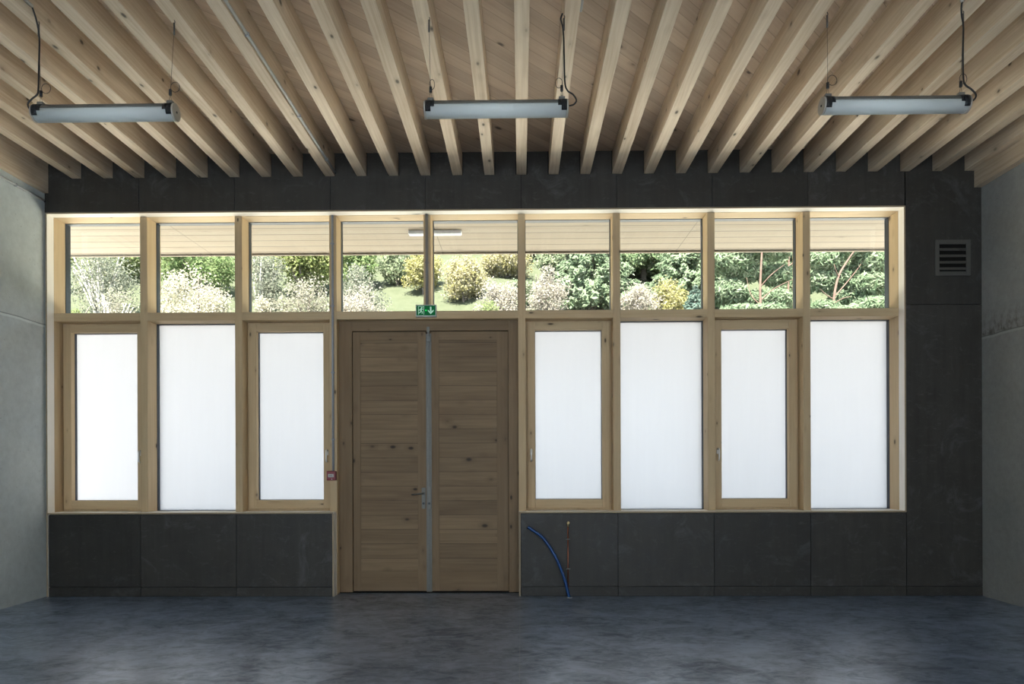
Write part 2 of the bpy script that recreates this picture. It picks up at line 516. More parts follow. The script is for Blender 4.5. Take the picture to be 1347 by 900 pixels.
# ------------------------------------------------------------------ mesh helpers
class MB:
    """collects shapes (in scene coordinates) that become ONE mesh object"""
    def __init__(s):
        s.bm = bmesh.new()

    def box(s, x0, x1, y0, y1, z0, z1, bev=0.0, mi=0):
        r = bmesh.ops.create_cube(s.bm, size=1.0)
        vs = r['verts']
        for v in vs:
            v.co = Vector(((x0 + x1) / 2 + v.co.x * (x1 - x0), (y0 + y1) / 2 + v.co.y * (y1 - y0), (z0 + z1) / 2 + v.co.z * (z1 - z0)))
        fs = set(f for v in vs for f in v.link_faces)
        for f in fs:
            f.material_index = mi
        if bev > 0:
            es = list(set(e for v in vs for e in v.link_edges))
            bmesh.ops.bevel(s.bm, geom=es, offset=bev, segments=2, affect='EDGES', profile=0.5)
        return s

    def rbox(s, c, size, rot, bev=0.0, mi=0):
        """box centred on c turned by the Euler `rot`"""
        from mathutils import Euler
        r = bmesh.ops.create_cube(s.bm, size=1.0)
        mt = Matrix.Translation(c) @ Euler(rot).to_matrix().to_4x4()
        vs = r['verts']
        for v in vs:
            v.co = mt @ Vector((v.co.x * size[0], v.co.y * size[1], v.co.z * size[2]))
        for f in set(f for v in vs for f in v.link_faces):
            f.material_index = mi
        if bev > 0:
            es = list(set(e for v in vs for e in v.link_edges))
            bmesh.ops.bevel(s.bm, geom=es, offset=bev, segments=2, affect='EDGES', profile=0.5)
        return s

    def tube(s, pts, rad, n=10, mi=0, caps=True, hollow=False):
        pts = [Vector(p) for p in pts]
        rads = rad if isinstance(rad, (list, tuple)) else [rad] * len(pts)
        rings = []
        prev_n = None
        for i, p in enumerate(pts):
            if i == 0:
                t = pts[1] - p
            elif i == len(pts) - 1:
                t = p - pts[i - 1]
            else:
                t = (pts[i + 1] - pts[i - 1])
            t.normalize()
            if prev_n is None:
                ref = Vector((0, 0, 1)) if abs(t.z) < 0.9 else Vector((1, 0, 0))
                nn = t.cross(ref).normalized()
            else:
                nn = (prev_n - t * prev_n.dot(t)).normalized()
            prev_n = nn
            bb = t.cross(nn)
            rings.append([s.bm.verts.new(p + (nn * math.cos(a) + bb * math.sin(a)) * rads[i]) for a in [2 * math.pi * k / n for k in range(n)]])
        for i in range(len(rings) - 1):
            for k in range(n):
                f = s.bm.faces.new((rings[i][k], rings[i][(k + 1) % n], rings[i + 1][(k + 1) % n], rings[i + 1][k]))
                f.material_index = mi
                f.smooth = True
        if caps:
            for rg, rev in ((rings[0], True), (rings[-1], False)):
                f = s.bm.faces.new(list(reversed(rg)) if rev else rg)
                f.material_index = mi
        return s

    def arc(s, x0, x1, cy, cz, r0, r1, a0, a1, n=16, mi=0):
        """partial hollow cylinder along X, angles in degrees from -Y (towards the room) upwards"""
        def P(x, r, a):
            a = math.radians(a)
            return Vector((x, cy - r * math.cos(a), cz + r * math.sin(a)))
        g = []
        for i in range(n + 1):
            a = a0 + (a1 - a0) * i / n
            g.append([s.bm.verts.new(P(x0, r1, a)), s.bm.verts.new(P(x1, r1, a)), s.bm.verts.new(P(x1, r0, a)), s.bm.verts.new(P(x0, r0, a))])
        for i in range(n):
            for k in range(4):
                f = s.bm.faces.new((g[i][k], g[i][(k + 1) % 4], g[i + 1][(k + 1) % 4], g[i + 1][k]))
                f.material_index = mi
                f.smooth = k in (0, 2)
        for q in (g[0], g[-1]):
            f = s.bm.faces.new(q)
            f.material_index = mi
        return s

    def prism(s, poly, y0, y1, mi=0):
        """polygon given in (x, z), from y0 to y1"""
        a = [s.bm.verts.new((x, y0, z)) for x, z in poly]
        b = [s.bm.verts.new((x, y1, z)) for x, z in poly]
        n = len(poly)
        fs = [s.bm.faces.new(a), s.bm.faces.new(list(reversed(b)))]
        for i in range(n):
            fs.append(s.bm.faces.new((a[i], b[i], b[(i + 1) % n], a[(i + 1) % n])))
        for f in fs:
            f.material_index = mi
        return s

    def build(s, name, mats, parent=None, origin=None):
        if not isinstance(mats, (list, tuple)):
            mats = [mats]
        bmesh.ops.recalc_face_normals(s.bm, faces=s.bm.faces[:])
        if origin is None:
            if parent is not None:
                o_ = parent
                origin = Vector((0, 0, 0))
                while o_ is not None:
                    origin = origin + o_.location
                    o_ = o_.parent
                here = True
            else:
                origin = Vector((0, 0, 0))
                here = False
        else:
            origin = Vector(origin)
            here = False
        for v in s.bm.verts:
            v.co -= origin
        me = bpy.data.meshes.new(name)
        s.bm.to_mesh(me)
        s.bm.free()
        for m in mats:
            me.materials.append(m)
        o = bpy.data.objects.new(name, me)
        COL.objects.link(o)
        if parent is not None:
            o.parent = parent
        else:
            o.location = origin
        return o


def empty(name, loc):
    o = bpy.data.objects.new(name, None)
    o.empty_display_size = 0.1
    o.location = loc
    COL.objects.link(o)
    return o


def tag(o, label=None, cat=None, group=None, kind=None):
    if label:
        o['label'] = label
    if cat:
        o['category'] = cat
    if group:
        o['group'] = group
    if kind:
        o['kind'] = kind
    return o


def struct(o):
    o['kind'] = 'structure'
    return o


def tree_of(o):
    r = [o]
    for c in o.children:
        r += tree_of(c)
    return r


def copy_tree(o, parent=None):
    kids = [c for c in KIDS.get(o.name, [])]
    c = o.copy()
    COL.objects.link(c)
    if parent:
        c.parent = parent
    for k in kids:
        copy_tree(k, c)
    return c


KIDS = {}

# ------------------------------------------------------------------ sizes
XL, XR = -5.31, 5.065            # room faces of the side walls
YREAR = -11.6
ZDECK, ZBEAM = 4.92, 4.675
SX0, SX1 = -5.273, 4.218          # clear width between the linings
HEAD, SILL = 4.272, 0.938
LIN = 0.017                       # lining board thickness
YM, YG, YP = 0.11, 0.305, 0.355   # mullion face, end of timber, pane
YOUT = 0.40
MUL = [-4.25, -3.174, -2.105, -1.042, 0.02, 1.083, 2.138, 3.20]
MW = 0.041
TR0, TR1 = 3.10, 3.19
DX0, DX1 = -2.064, -0.021         # door opening

# ------------------------------------------------------------------ structure
f = MB().box(XL - 0.3, XR + 0.3, YREAR - 0.3, 0.40, -0.2, 0.0).build('floor', M['floor'])
struct(f)
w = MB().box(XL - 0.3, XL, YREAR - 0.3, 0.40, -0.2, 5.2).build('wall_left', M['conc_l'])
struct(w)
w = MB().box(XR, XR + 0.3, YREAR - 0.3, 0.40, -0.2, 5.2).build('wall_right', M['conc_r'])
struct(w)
ce = MB().box(XL, XR, YREAR, 0.0, ZDECK, 5.1).build('ceiling', M['deck'])
struct(ce)
rf = MB().box(XL - 0.3, XR + 0.3, YREAR - 0.3, 0.40, 5.1, 5.25).build('trim_1', M['roof'])
struct(rf)

# rear wall (behind the camera) with three invented openings, added to let in fill daylight
mb = MB()
ops = [(-4.9, -1.9), (-1.6, 1.4), (1.7, 4.7)]
xs = [XL] + [v for o in ops for v in o] + [XR]
for i in range(0, len(xs), 2):
    mb.box(xs[i], xs[i + 1], YREAR - 0.3, YREAR, 0, ZDECK)
for a, b in ops:
    mb.box(a, b, YREAR - 0.3, YREAR, 0, 0.7)
    mb.box(a, b, YREAR - 0.3, YREAR, 4.1, ZDECK)
struct(mb.build('wall_rear', M['plaster']))

# facade wall: dark core + fibre-cement panels
core = MB()
core.box(XL, XR, 0.03, YOUT, HEAD + LIN, 5.1)
core.box(SX1 + LIN, XR, 0.03, YOUT, 0, HEAD + LIN)
core.box(XL, DX0 - 0.03, 0.03, YOUT, 0, SILL - LIN)
core.box(DX1 + 0.02, SX1 + LIN, 0.03, YOUT, 0, SILL - LIN)
wall = struct(core.build('wall_back', M['black']))

BEAM_X = [-4.95 + 0.3551 * k for k in range(15)] + [0.026 + 0.3514 * (k - 14) for k in range(15, 29)]
BW = 0.109
GAP = 0.0025


def screws(mb, x0, x1, z0, z1, nz=2):
    for xx in (x0 + 0.035, (x0 + x1) / 2, x1 - 0.035):
        for k in range(nz):
            zz = z0 + 0.03 + (z1 - z0 - 0.06) * k / (nz - 1)
            mb.tube([(xx, -0.0006, zz), (xx, 0.004, zz)], 0.0038, 8, mi=1)


def panel(x0, x1, z0, z1, notch=False, nz=2):
    mb = MB()
    a, b = x0 + GAP, x1 - GAP
    if not notch:
        mb.box(a, b, 0.0, 0.03, z0 + GAP, z1 - GAP)
        if z1 - z0 > 0.2:
            screws(mb, a, b, z0, z1, nz)
    else:
        zt = ZBEAM - 0.010
        mb.box(a, b, 0.0, 0.03, z0 + GAP, zt)
        cut = [(bx - BW / 2 - 0.009, bx + BW / 2 + 0.009) for bx in BEAM_X]
        cur = a
        for c0, c1 in cut:
            if c1 <= a or c0 >= b:
                continue
            if c0 > cur:
                mb.box(cur, min(c0, b), 0.0, 0.03, zt, ZDECK)
            cur = max(cur, c1)
        if cur < b:
            mb.box(cur, b, 0.0, 0.03, zt, ZDECK)
    o = mb.build('panel', [M['panel'], M['screw']], wall)
    return o


UP = [-5.30, -4.239, -3.17, -2.102, -1.045, 0.016, 1.07, 2.124, 3.174, 4.228]
for i in range(9):
    panel(UP[i], UP[i + 1], HEAD + LIN, ZDECK, notch=True)
panel(4.236, XR, 3.20, ZDECK, notch=True)
panel(4.236, XR, 0.105, 3.20, nz=5)
panel(4.236, XR, 0.0, 0.105)
LO_L = [-5.268, -4.234, -3.162, DX0 - 0.03]
LO_R = [0.0, 1.073, 2.131, 3.189, 4.234]
for seq in (LO_L, LO_R):
    for i in range(len(seq) - 1):
        panel(seq[i], seq[i + 1], 0.108, SILL - LIN - 0.004, nz=3)
        panel(seq[i], seq[i + 1], 0.0, 0.108)

M['lining_edge_shade'] = wood('lining_edge_shade', 'X', (0.40, 0.315, 0.21), (0.31, 0.235, 0.15), knots=False)  # shaded copy of the lining wood, the edge's dimmer light painted in


def lining(mb, mat):
    """lining board; its room-facing edge is coloured darker to stand for dimmer light"""
    mb.bm.normal_update()
    bmesh.ops.recalc_face_normals(mb.bm, faces=mb.bm.faces[:])
    for f_ in mb.bm.faces:
        if f_.normal.y < -0.5:
            f_.material_index = 1
    return trim(mb, [mat, M['lining_edge_shade']])


# linings around the opening
NT = [1]


def trim(mb, mat):
    NT[0] += 1
    return struct(mb.build('trim_%d' % NT[0], mat))


lining(MB().box(SX0 - LIN, SX1 + LIN, -0.004, YM, HEAD, HEAD + LIN, 0.0015), M['ply'])
lining(MB().box(SX0 - LIN, SX0, -0.004, YM, 0.0, HEAD, 0.0015), M['ply_z'])
lining(MB().box(SX1, SX1 + LIN, -0.004, YM, SILL - LIN, HEAD, 0.0015), M['ply_z'])
trim(MB().box(SX0 - LIN, SX0 + 0.001, YM + 0.001, YG, SILL, HEAD, 0.001), M['wood_z'])
trim(MB().box(SX1 - 0.001, SX1 + LIN, YM + 0.001, YG, SILL, HEAD, 0.001), M['wood_z'])
trim(MB().box(SX0 + 0.001, SX1 - 0.001, YM + 0.001, YG, HEAD - 0.001, HEAD + LIN, 0.001), M['wood_x'])
lining(MB().box(SX0, DX0 - 0.012, -0.012, YG, SILL - LIN, SILL, 0.002), M['ply'])
lining(MB().box(DX1, SX1, -0.012, YG, SILL - LIN, SILL, 0.002), M['ply'])
lining(MB().box(DX0 - 0.028, DX0 - 0.008, -0.004, 0.22, 0.0, SILL - LIN, 0.0015), M['ply_z'])
lining(MB().box(DX1, DX1 + 0.018, -0.004, 0.22, 0.0, SILL - LIN, 0.0015), M['ply_z'])

# mullions and transoms
for i, mx in enumerate(MUL):
    if i == 3:
        z0 = TR1
    elif i in (2, 4):
        z0 = 0.0
    else:
        z0 = SILL
    trim(MB().box(mx - MW, mx + MW, YM, YOUT, z0, HEAD, 0.003), M['wood_z'])
edges = [SX0] + [v for mx in MUL for v in (mx - MW, mx + MW)] + [SX1]
bays = [(edges[2 * i], edges[2 * i + 1]) for i in range(9)]
for i, (a, b) in enumerate(bays):
    if i == 4:
        continue
    if i == 3:
        b = bays[4][1]
    trim(MB().box(a, b, YM, YOUT, TR0, TR1, 0.002), M['wood_x'])
# timber stops outside the panes, along head and jambs
trim(MB().box(SX0 - LIN, SX1 + LIN, YG, YOUT, HEAD, HEAD + LIN).box(SX0 - LIN, SX0, YG, YOUT, 0, HEAD)
     .box(SX1, SX1 + LIN, YG, YOUT, SILL - LIN, HEAD).box(SX0, DX0, YG, YOUT, SILL - LIN, SILL).box(DX1, SX1, YG, YOUT, SILL - LIN, SILL), M['spacer'])

NW = [0]


def window_root(x, z, yy=YP):
    NW[0] += 1
    return struct(empty('window_%d' % NW[0], (x, yy, z)))


def ring(mb, x0, x1, z0, z1, wd, y0, y1, bev=0.0, mi=0, wb=None):
    """rectangular frame; outer edge x0..x1, z0..z1, member width wd"""
    wb = wd if wb is None else wb
    mb.box(x0, x0 + wd, y0, y1, z0, z1, bev, mi)
    mb.box(x1 - wd, x1, y0, y1, z0, z1, bev, mi)
    mb.box(x0 + wd, x1 - wd, y0, y1, z1 - wd, z1, bev, mi)
    mb.box(x0 + wd, x1 - wd, y0, y1, z0, z0 + wb, bev, mi)
    return mb


# nine clear panes above the transom
for a, b in bays:
    r = window_root((a + b) / 2, TR1)
    ring(MB(), a, b, TR1, HEAD, 0.006, YG, YP + 0.02).build('spacer_bar', M['spacer'], r)
    MB().box(a + 0.004, b - 0.004, YP, YP + 0.006, TR1 + 0.004, HEAD - 0.004).build('clear_pane', M['clear'], r)

SASH = {0: 'R', 2: 'R', 5: 'L', 7: 'L'}
for i, (a, b) in enumerate(bays):
    if i in (3, 4):
        continue
    r = window_root((a + b) / 2, SILL)
    if i not in SASH:
        ring(MB(), a, b, SILL, TR0, 0.006, YG, YP + 0.02, wb=0.004).build('spacer_bar', M['spacer'], r)
        MB().box(a + 0.004, b - 0.004, YP, YP + 0.006, SILL + 0.003, TR0 - 0.004).build('frosted_pane', M['frost'], r)
        continue
    # opening sash
    ring(MB(), a, b, SILL, TR0, 0.05, 0.262, 0.385, 0.002).build('fixed_frame', M['wood_z'], r)
    x0, x1, z0, z1 = a + 0.022, b - 0.022, SILL + 0.024, TR0 - 0.020
    wd = 0.086
    sash = MB()
    sash.box(x0, x0 + wd, 0.238, 0.305, z0, z1, 0.003, 0)
    sash.box(x1 - wd, x1, 0.238, 0.305, z0, z1, 0.003, 0)
    sash.box(x0 + wd, x1 - wd, 0.239, 0.305, z1 - wd, z1, 0.003, 1)
    sash.box(x0 + wd, x1 - wd, 0.239, 0.305, z0, z0 + wd + 0.012, 0.003, 1)
    so = sash.build('sash', [M['wood_z'], M['wood_x']], r)
    ring(MB(), x0 + wd - 0.004, x1 - wd + 0.004, z0 + wd + 0.008, z1 - wd + 0.004, 0.008, 0.305, 0.345, wb=0.006).build('spacer_bar', M['spacer'], so)
    MB().box(x0 + wd, x1 - wd, 0.338, 0.344, z0 + wd + 0.010, z1 - wd).build('frosted_pane', M['frost'], so)
    hx = x1 - 0.040 if SASH[i] == 'R' else x0 + 0.040
    h = MB()
    h.rbox((hx, 0.233, 1.60), (0.026, 0.012, 0.055), (0, 0, 0), 0.003)
    side = -1 if SASH[i] == 'R' else 1
    pts = [(hx, 0.232, 1.625), (hx, 0.205, 1.632), (hx, 0.185, 1.622), (hx, 0.178, 1.60), (hx, 0.178, 1.54), (hx, 0.185, 1.512), (hx, 0.205, 1.50)]
    h.tube(pts, 0.0095, 10)
    h.build('handle', M['chrome'], so)

# ------------------------------------------------------------------ double door
d = struct(empty('door_1', ((DX0 + DX1) / 2, 0.24, 0.0)))
df = MB()
df.box(DX0, -1.915, 0.20, 0.36, 0.012, TR0, 0.002, 0)
df.box(-0.135, DX1, 0.20, 0.36, 0.012, TR0, 0.002, 0)
df.box(-1.915, -0.135, 0.201, 0.36, 2.985, TR0, 0.002, 1)
df.box(DX0, -1.88, 0.296, 0.37, 0.012, TR0, 0, 0)
df.box(-0.17, DX1, 0.296, 0.37, 0.012, TR0, 0, 0)
df.box(DX0, DX1, 0.296, 0.37, 2.95, TR0, 0, 1)
df.build('door_frame', [M['door_z'], M['door_x']], d)
MB().box(DX0, DX1, 0.21, 0.40, 0.0, 0.012).box(DX0, DX1, 0.296, 0.36, 0.0, 0.05).build('threshold', M['black'], d)


def leaf(x0, x1, px0, px1):
    lf = MB()
    lf.box(x0, px0, 0.225, 0.29, 0.02, 2.98, 0.002, 0)
    lf.box(px1, x1, 0.225, 0.29, 0.02, 2.98, 0.002, 0)
    lf.box(px0, px1, 0.226, 0.29, 2.882, 2.98, 0.002, 1)
    lf.box(px0, px1, 0.226, 0.29, 0.02, 0.243, 0.002, 1)
    lo = lf.build('door_leaf', [M['door_z'], M['door_x']], d)
    MB().box(px0, px1, 0.233, 0.28, 0.243, 2.882).build('board_panel', M['door_boards'], lo)
    return lo


leaf_l = leaf(-1.911, -1.074, -1.826, -1.172)
leaf_r = leaf(-1.014, -0.139, -0.928, -0.268)
# groove battens on the outer stile of the second leaf
ast = MB()
ast.box(-1.075, -1.013, 0.222, 0.29, 0.012, 2.955, 0.002)
ast.box(-1.058, -1.034, 0.212, 0.222, 0.03, 2.90, 0.002)
astr = ast.build('astragal', M['steel'], d)
MB().box(-1.066, -1.020, 0.196, 0.214, 2.86, 2.92, 0.003).box(-1.062, -1.028, 0.19, 0.215, 2.965, 3.03, 0.003).box(-1.055, -1.035, 0.203, 0.215, 2.80, 2.99, 0.002).build('top_bolt', M['housing'], astr)
pl = MB().box(-1.128, -1.084, 0.214, 0.226, 0.96, 1.20, 0.003)
pl.tube([(-1.106, 0.209, 1.02), (-1.106, 0.216, 1.02)], 0.013, 14, mi=1)
plo = pl.build('lock_plate', [M['steel'], M['cap']], leaf_l)
lv = MB().tube([(-1.106, 0.215, 1.135), (-1.106, 0.168, 1.135), (-1.112, 0.160, 1.134), (-1.135, 0.158, 1.132), (-1.20, 0.158, 1.126), (-1.232, 0.160, 1.122)], 0.0095, 12)
lv.tube([(-1.106, 0.214, 1.135), (-1.106, 0.205, 1.135)], 0.02, 16)
lv.build('lever_handle', M['dark_steel'], leaf_l)
pl = MB().box(-1.060, -1.020, 0.205, 0.214, 0.955, 1.215, 0.003)
pl.tube([(-1.040, 0.199, 1.02), (-1.040, 0.206, 1.02)], 0.013, 14, mi=1)
pl.build('lock_plate', [M['steel'], M['cap']], astr)

# ------------------------------------------------------------------ ceiling joists
ORD = ['first', 'second', 'third', 'fourth', 'fifth', 'sixth', 'seventh', 'eighth', 'ninth', 'tenth', 'eleventh', 'twelfth', 'thirteenth', 'fourteenth']
proto = MB().box(-BW / 2, BW / 2, YREAR, 0.028, 0, ZDECK - ZBEAM - 0.001, 0.003).build('ceiling_joist', M['beam'])
for k, bx in enumerate(BEAM_X):
    o = proto if k == 0 else proto.copy()
    if k:
        COL.objects.link(o)
    o.location = (bx, 0, ZBEAM)
    if k < 14:
        lab = 'exposed spruce ceiling joist, %s from the concrete wall with the conduit' % ORD[k]
    elif k == 14:
        lab = 'middle exposed spruce ceiling joist, seen straight on above the middle pendant lamp'
    else:
        lab = 'exposed spruce ceiling joist, %s from the concrete wall beside the vent' % ORD[28 - k]
    tag(o, lab, 'ceiling beam', 'exposed ceiling joists')
trim(MB().box(XL, -5.255, YREAR, 0.0, 4.505, ZDECK, 0.002), M['beam'])
trim(MB().box(4.985, XR, YREAR, 0.0, 4.48, ZBEAM - 0.002, 0.002), M['beam'])


# ------------------------------------------------------------------ pendant tube lamps
def smooth(pts, n=8):
    pts = [Vector(p) for p in pts]
    out = []
    for i in range(len(pts) - 1):
        p0 = pts[max(0, i - 1)]
        p1, p2 = pts[i], pts[i + 1]
        p3 = pts[min(len(pts) - 1, i + 2)]
        for k in range(n):
            t = k / n
            out.append(0.5 * ((2 * p1) + (p2 - p0) * t + (2 * p0 - 5 * p1 + 4 * p2 - p3) * t * t + (3 * p1 - p0 - 3 * p2 + p3) * t ** 3))
    out.append(pts[-1])
    return out


def pendant(cx, x_cable, label, hook_l, hook_r, loop_l, loop_r, cable_pts):
    Y0, Z0, R, H = -2.66, 4.01, 0.060, 0.515
    t = tag(empty('pendant_tube_lamp', (cx, Y0, Z0)), label, 'lamp', 'pendant tube lamps')
    MB().arc(cx - H + 0.03, cx + H - 0.03, Y0, Z0, R - 0.004, R, 12, 168, 14).build('lamp_housing', M['housing'], t)
    MB().arc(cx - H + 0.01, cx + H - 0.01, Y0, Z0, R - 0.005, R - 0.001, -192, 12, 24).build('diffuser', M['opal'], t)
    MB().box(cx - H + 0.04, cx + H - 0.04, Y0 - 0.045, Y0 + 0.045, Z0 + 0.018, Z0 + 0.026).build('reflector', M['white'], t)  # unseen white tray, added to brighten the diffuser
    for s_ in (-1, 1):
        e = cx + s_ * H
        cp = MB()
        # clamp band with two buckles and the dark inner collar
        xa, xb = sorted((e - s_ * 0.012, e - s_ * 0.050))
        cp.arc(xa, xb, Y0, Z0, R - 0.002, R + 0.004, -35, 215, 20)
        xa, xb = sorted((e - s_ * 0.045, e - s_ * 0.075))
        cp.arc(xa, xb, Y0, Z0, R - 0.001, R + 0.002, -5, 60, 8)
        cp.rbox((e - s_ * 0.03, Y0 - R - 0.002, Z0 - 0.012), (0.02, 0.012, 0.035), (0, 0, 0), 0.003)
        cpo = cp.build('clamp_band', M['cap'], t)
        ec = MB().tube([(e - s_ * 0.016, Y0, Z0), (e, Y0, Z0)], R + 0.001, 32)
        eo = ec.build('end_cap', M['disc'], t)
        MB().tube([(e - s_ * 0.002, Y0, Z0), (e + s_ * 0.004, Y0, Z0)], 0.008, 12).build('cap_screw', M['cap'], eo)
        bx = e - s_ * 0.045
        br = MB().box(bx - 0.022, bx + 0.022, Y0 - 0.016, Y0 + 0.016, Z0 + R - 0.004, Z0 + R + 0.022, 0.003)
        br.build('bracket', M['housing'], t)
        top = hook_l if s_ < 0 else hook_r
        w = MB()
        zb = Z0 + R + 0.02
        w.tube([(bx - 0.010, Y0, zb), (bx, Y0, zb + 0.055)], 0.0013, 6)
        w.tube([(bx + 0.010, Y0, zb), (bx, Y0, zb + 0.055)], 0.0013, 6)
        w.tube([(bx, Y0, zb + 0.05), (top[0], top[1], ZBEAM - 0.06)], 0.0014, 6)
        w.tube([(top[0], top[1], ZBEAM - 0.105), (top[0], top[1], ZBEAM - 0.02)], 0.007, 8)
        w.tube(smooth([(top[0], top[1], ZBEAM - 0.03), (top[0] + 0.006, top[1], ZBEAM - 0.012), (top[0], top[1], ZBEAM + 0.004)], 4), 0.003, 6)
        wo = w.build('suspension_wire', M['wire'], t)
        MB().tube([(bx, Y0, zb + 0.045), (bx, Y0, zb + 0.085)], 0.0105, 12).build('wire_gripper', M['cap'], wo)
        lp = loop_l if s_ < 0 else loop_r
        c0 = Vector((bx + lp * 0.034, Y0, zb + 0.105))
        ring_pts = [c0 + Vector((0.033 * math.cos(a) * abs(lp) ** 0.5, 0.004, 0.036 * math.sin(a))) for a in [2 * math.pi * q / 24 for q in range(25)]]
        MB().tube(ring_pts, 0.0022, 6).build('wire_loop', M['wire'], wo)
    MB().tube(smooth(cable_pts), 0.006, 8).build('feed_cable', M['rubber'], t)
    return t


LX = [-2.985, -0.165, 2.667]
Yc = -2.668
pendant(LX[0], -1, 'frosted tube pendant lamp hung from joists beside the wall with the conduit', (-3.47, -2.66), (-2.485, -2.66), 1, 1,
        [(-3.505, Yc, 4.035), (-3.535, Yc, 4.045), (-3.545, Yc, 4.08), (-3.515, Yc, 4.115), (-3.478, Yc, 4.145), (-3.468, Yc, 4.19), (-3.464, Yc, 4.35),
         (-3.460, Yc, 4.55), (-3.458, -2.70, 4.66), (-3.459, -2.745, 4.735)])
pendant(LX[1], 1, 'frosted tube pendant lamp hanging above the double door', (-0.645, -2.66), (0.322, -2.66), 0.3, -0.6,
        [(0.356, Yc, 4.025), (0.39, Yc, 4.035), (0.408, Yc, 4.065), (0.385, Yc, 4.105), (0.345, Yc, 4.135), (0.326, Yc, 4.20), (0.322, Yc, 4.40),
         (0.316, Yc, 4.56), (0.304, Yc, 4.625), (0.300, Yc, 4.65), (0.310, -2.69, 4.672)])
pendant(LX[2], 1, 'frosted tube pendant lamp hung from joists in front of the vent side', (2.195, -2.66), (3.155, -2.66), 1, 0.6,
        [(3.188, Yc, 4.025), (3.225, Yc, 4.04), (3.238, Yc, 4.075), (3.205, Yc, 4.115), (3.165, Yc, 4.145), (3.150, Yc, 4.20), (3.149, Yc, 4.40),
         (3.152, Yc, 4.56), (3.140, Yc, 4.64), (3.126, -2.69, 4.70), (3.121, -2.72, 4.72)])

# ------------------------------------------------------------------ conduits
def conduit(name, pts, r, label, clips=(), end=None, mat='pvc'):
    t = tag(empty(name, pts[0]), label, 'conduit')
    MB().tube(pts, r, 12).build('pipe', M[mat], t)
    for c in clips:
        MB().box(c[0] - r - 0.004, c[0] + r + 0.004, c[1] - 0.009, c[1] + 0.009, c[2] - r - 0.003, c[2] + r + 0.003, 0.003).build('pipe_clip', M['pvc'], t)
    if end:
        MB().tube(end, r * 0.8, 10).build('cable_end', M['rubber'], t)
    return t


bx8 = BEAM_X[8] + BW / 2 + 0.0145
conduit('conduit_pipe', [(bx8, YREAR + 0.2, 4.700), (bx8, -0.03, 4.700)], 0.0125,
        'long grey conduit clipped along a ceiling joist down to the facade', [(bx8, -2.45, 4.70), (bx8, -1.25, 4.70), (bx8, -0.35, 4.70)],
        [(bx8, -0.04, 4.700), (bx8, -0.012, 4.700)])
b4 = BEAM_X[4] + BW / 2 + 0.015
conduit('conduit_pipe', [(b4, YREAR + 0.2, 4.735), (b4, -2.74, 4.735)], 0.0125, 'grey conduit stub ending at the black cable of the tube lamp near the wall conduit', [(b4, -2.95, 4.735)])
b15 = BEAM_X[15] + BW / 2 + 0.015
conduit('conduit_pipe', [(b15, YREAR + 0.2, 4.75), (b15, -2.60, 4.75)], 0.0125, 'short grey conduit end on a joist above the middle tube lamp', [(b15, -3.1, 4.75)])
b23 = BEAM_X[23] - BW / 2 - 0.015
conduit('conduit_pipe', [(b23, YREAR + 0.2, 4.72), (b23, -2.70, 4.72)], 0.0125, 'grey conduit stub feeding the tube lamp on the vent side', [(b23, -2.9, 4.72)])
conduit('conduit_pipe', [(-5.288, YREAR + 0.2, 4.415), (-5.288, -0.03, 4.415)], 0.0135,
        'grey conduit running along the top of the brighter concrete wall', [(-5.288, -0.45, 4.415), (-5.288, -1.2, 4.415)],
        smooth([(-5.288, -0.035, 4.415), (-5.288, -0.018, 4.412), (-5.286, -0.008, 4.405)], 4))
mx = MUL[2] + 0.000
t = tag(empty('conduit_pipe', (mx, YM - 0.014, 1.40)), 'grey vertical conduit on the mullion down to the red call point', 'conduit')
MB().tube([(mx, YM - 0.0135, 1.395), (mx, YM - 0.0135, 4.268)], 0.0135, 12).build('pipe', M['pvc'], t)
for zz in (3.95, 3.25, 2.5, 1.75):
    MB().box(mx - 0.019, mx + 0.019, YM - 0.027, YM - 0.001, zz - 0.008, zz + 0.008, 0.003).build('pipe_clip', M['pvc'], t)

mx = MUL[3]
t = tag(empty('conduit_pipe', (mx, YM - 0.018, 3.25)), 'grey vertical conduit on the mullion running down to the exit sign', 'conduit')
MB().tube([(mx, YM - 0.0175, 3.25), (mx, YM - 0.0175, 4.268)], 0.017, 12).build('pipe', M['pvc_dull'], t)
MB().box(mx - 0.022, mx + 0.022, YM - 0.035, YM - 0.001, 3.72, 3.736, 0.003).build('pipe_clip', M['pvc_dull'], t)

# ------------------------------------------------------------------ red call point
ax0, ax1, az0, az1 = -2.171, -2.067, 1.289, 1.394
t = tag(empty('fire_alarm_call_point', ((ax0 + ax1) / 2, YM - 0.03, az0)), 'small red fire alarm call point on the mullion beside the door', 'alarm')
MB().box(ax0, ax1, YM - 0.052, YM - 0.001, az0, az1, 0.008).build('alarm_body', M['red'], t)
MB().box(ax0 + 0.018, ax1 - 0.022, YM - 0.0545, YM - 0.050, az0 + 0.036, az0 + 0.072, 0.0015).build('alarm_window', M['label'], t)
ln = MB()
for k, (a, b) in enumerate(((0.024, 0.072), (0.026, 0.066))):
    ln.box(ax0 + a, ax0 + b, YM - 0.0556, YM - 0.0544, az0 + 0.046 + k * 0.010, az0 + 0.050 + k * 0.010)
ln.build('alarm_print', M['ink'], t)
MB().tube([(ax0 + 0.06, YM - 0.055, az0 + 0.014), (ax0 + 0.06, YM - 0.050, az0 + 0.014)], 0.006, 10).build('key_slot', M['label'], t)

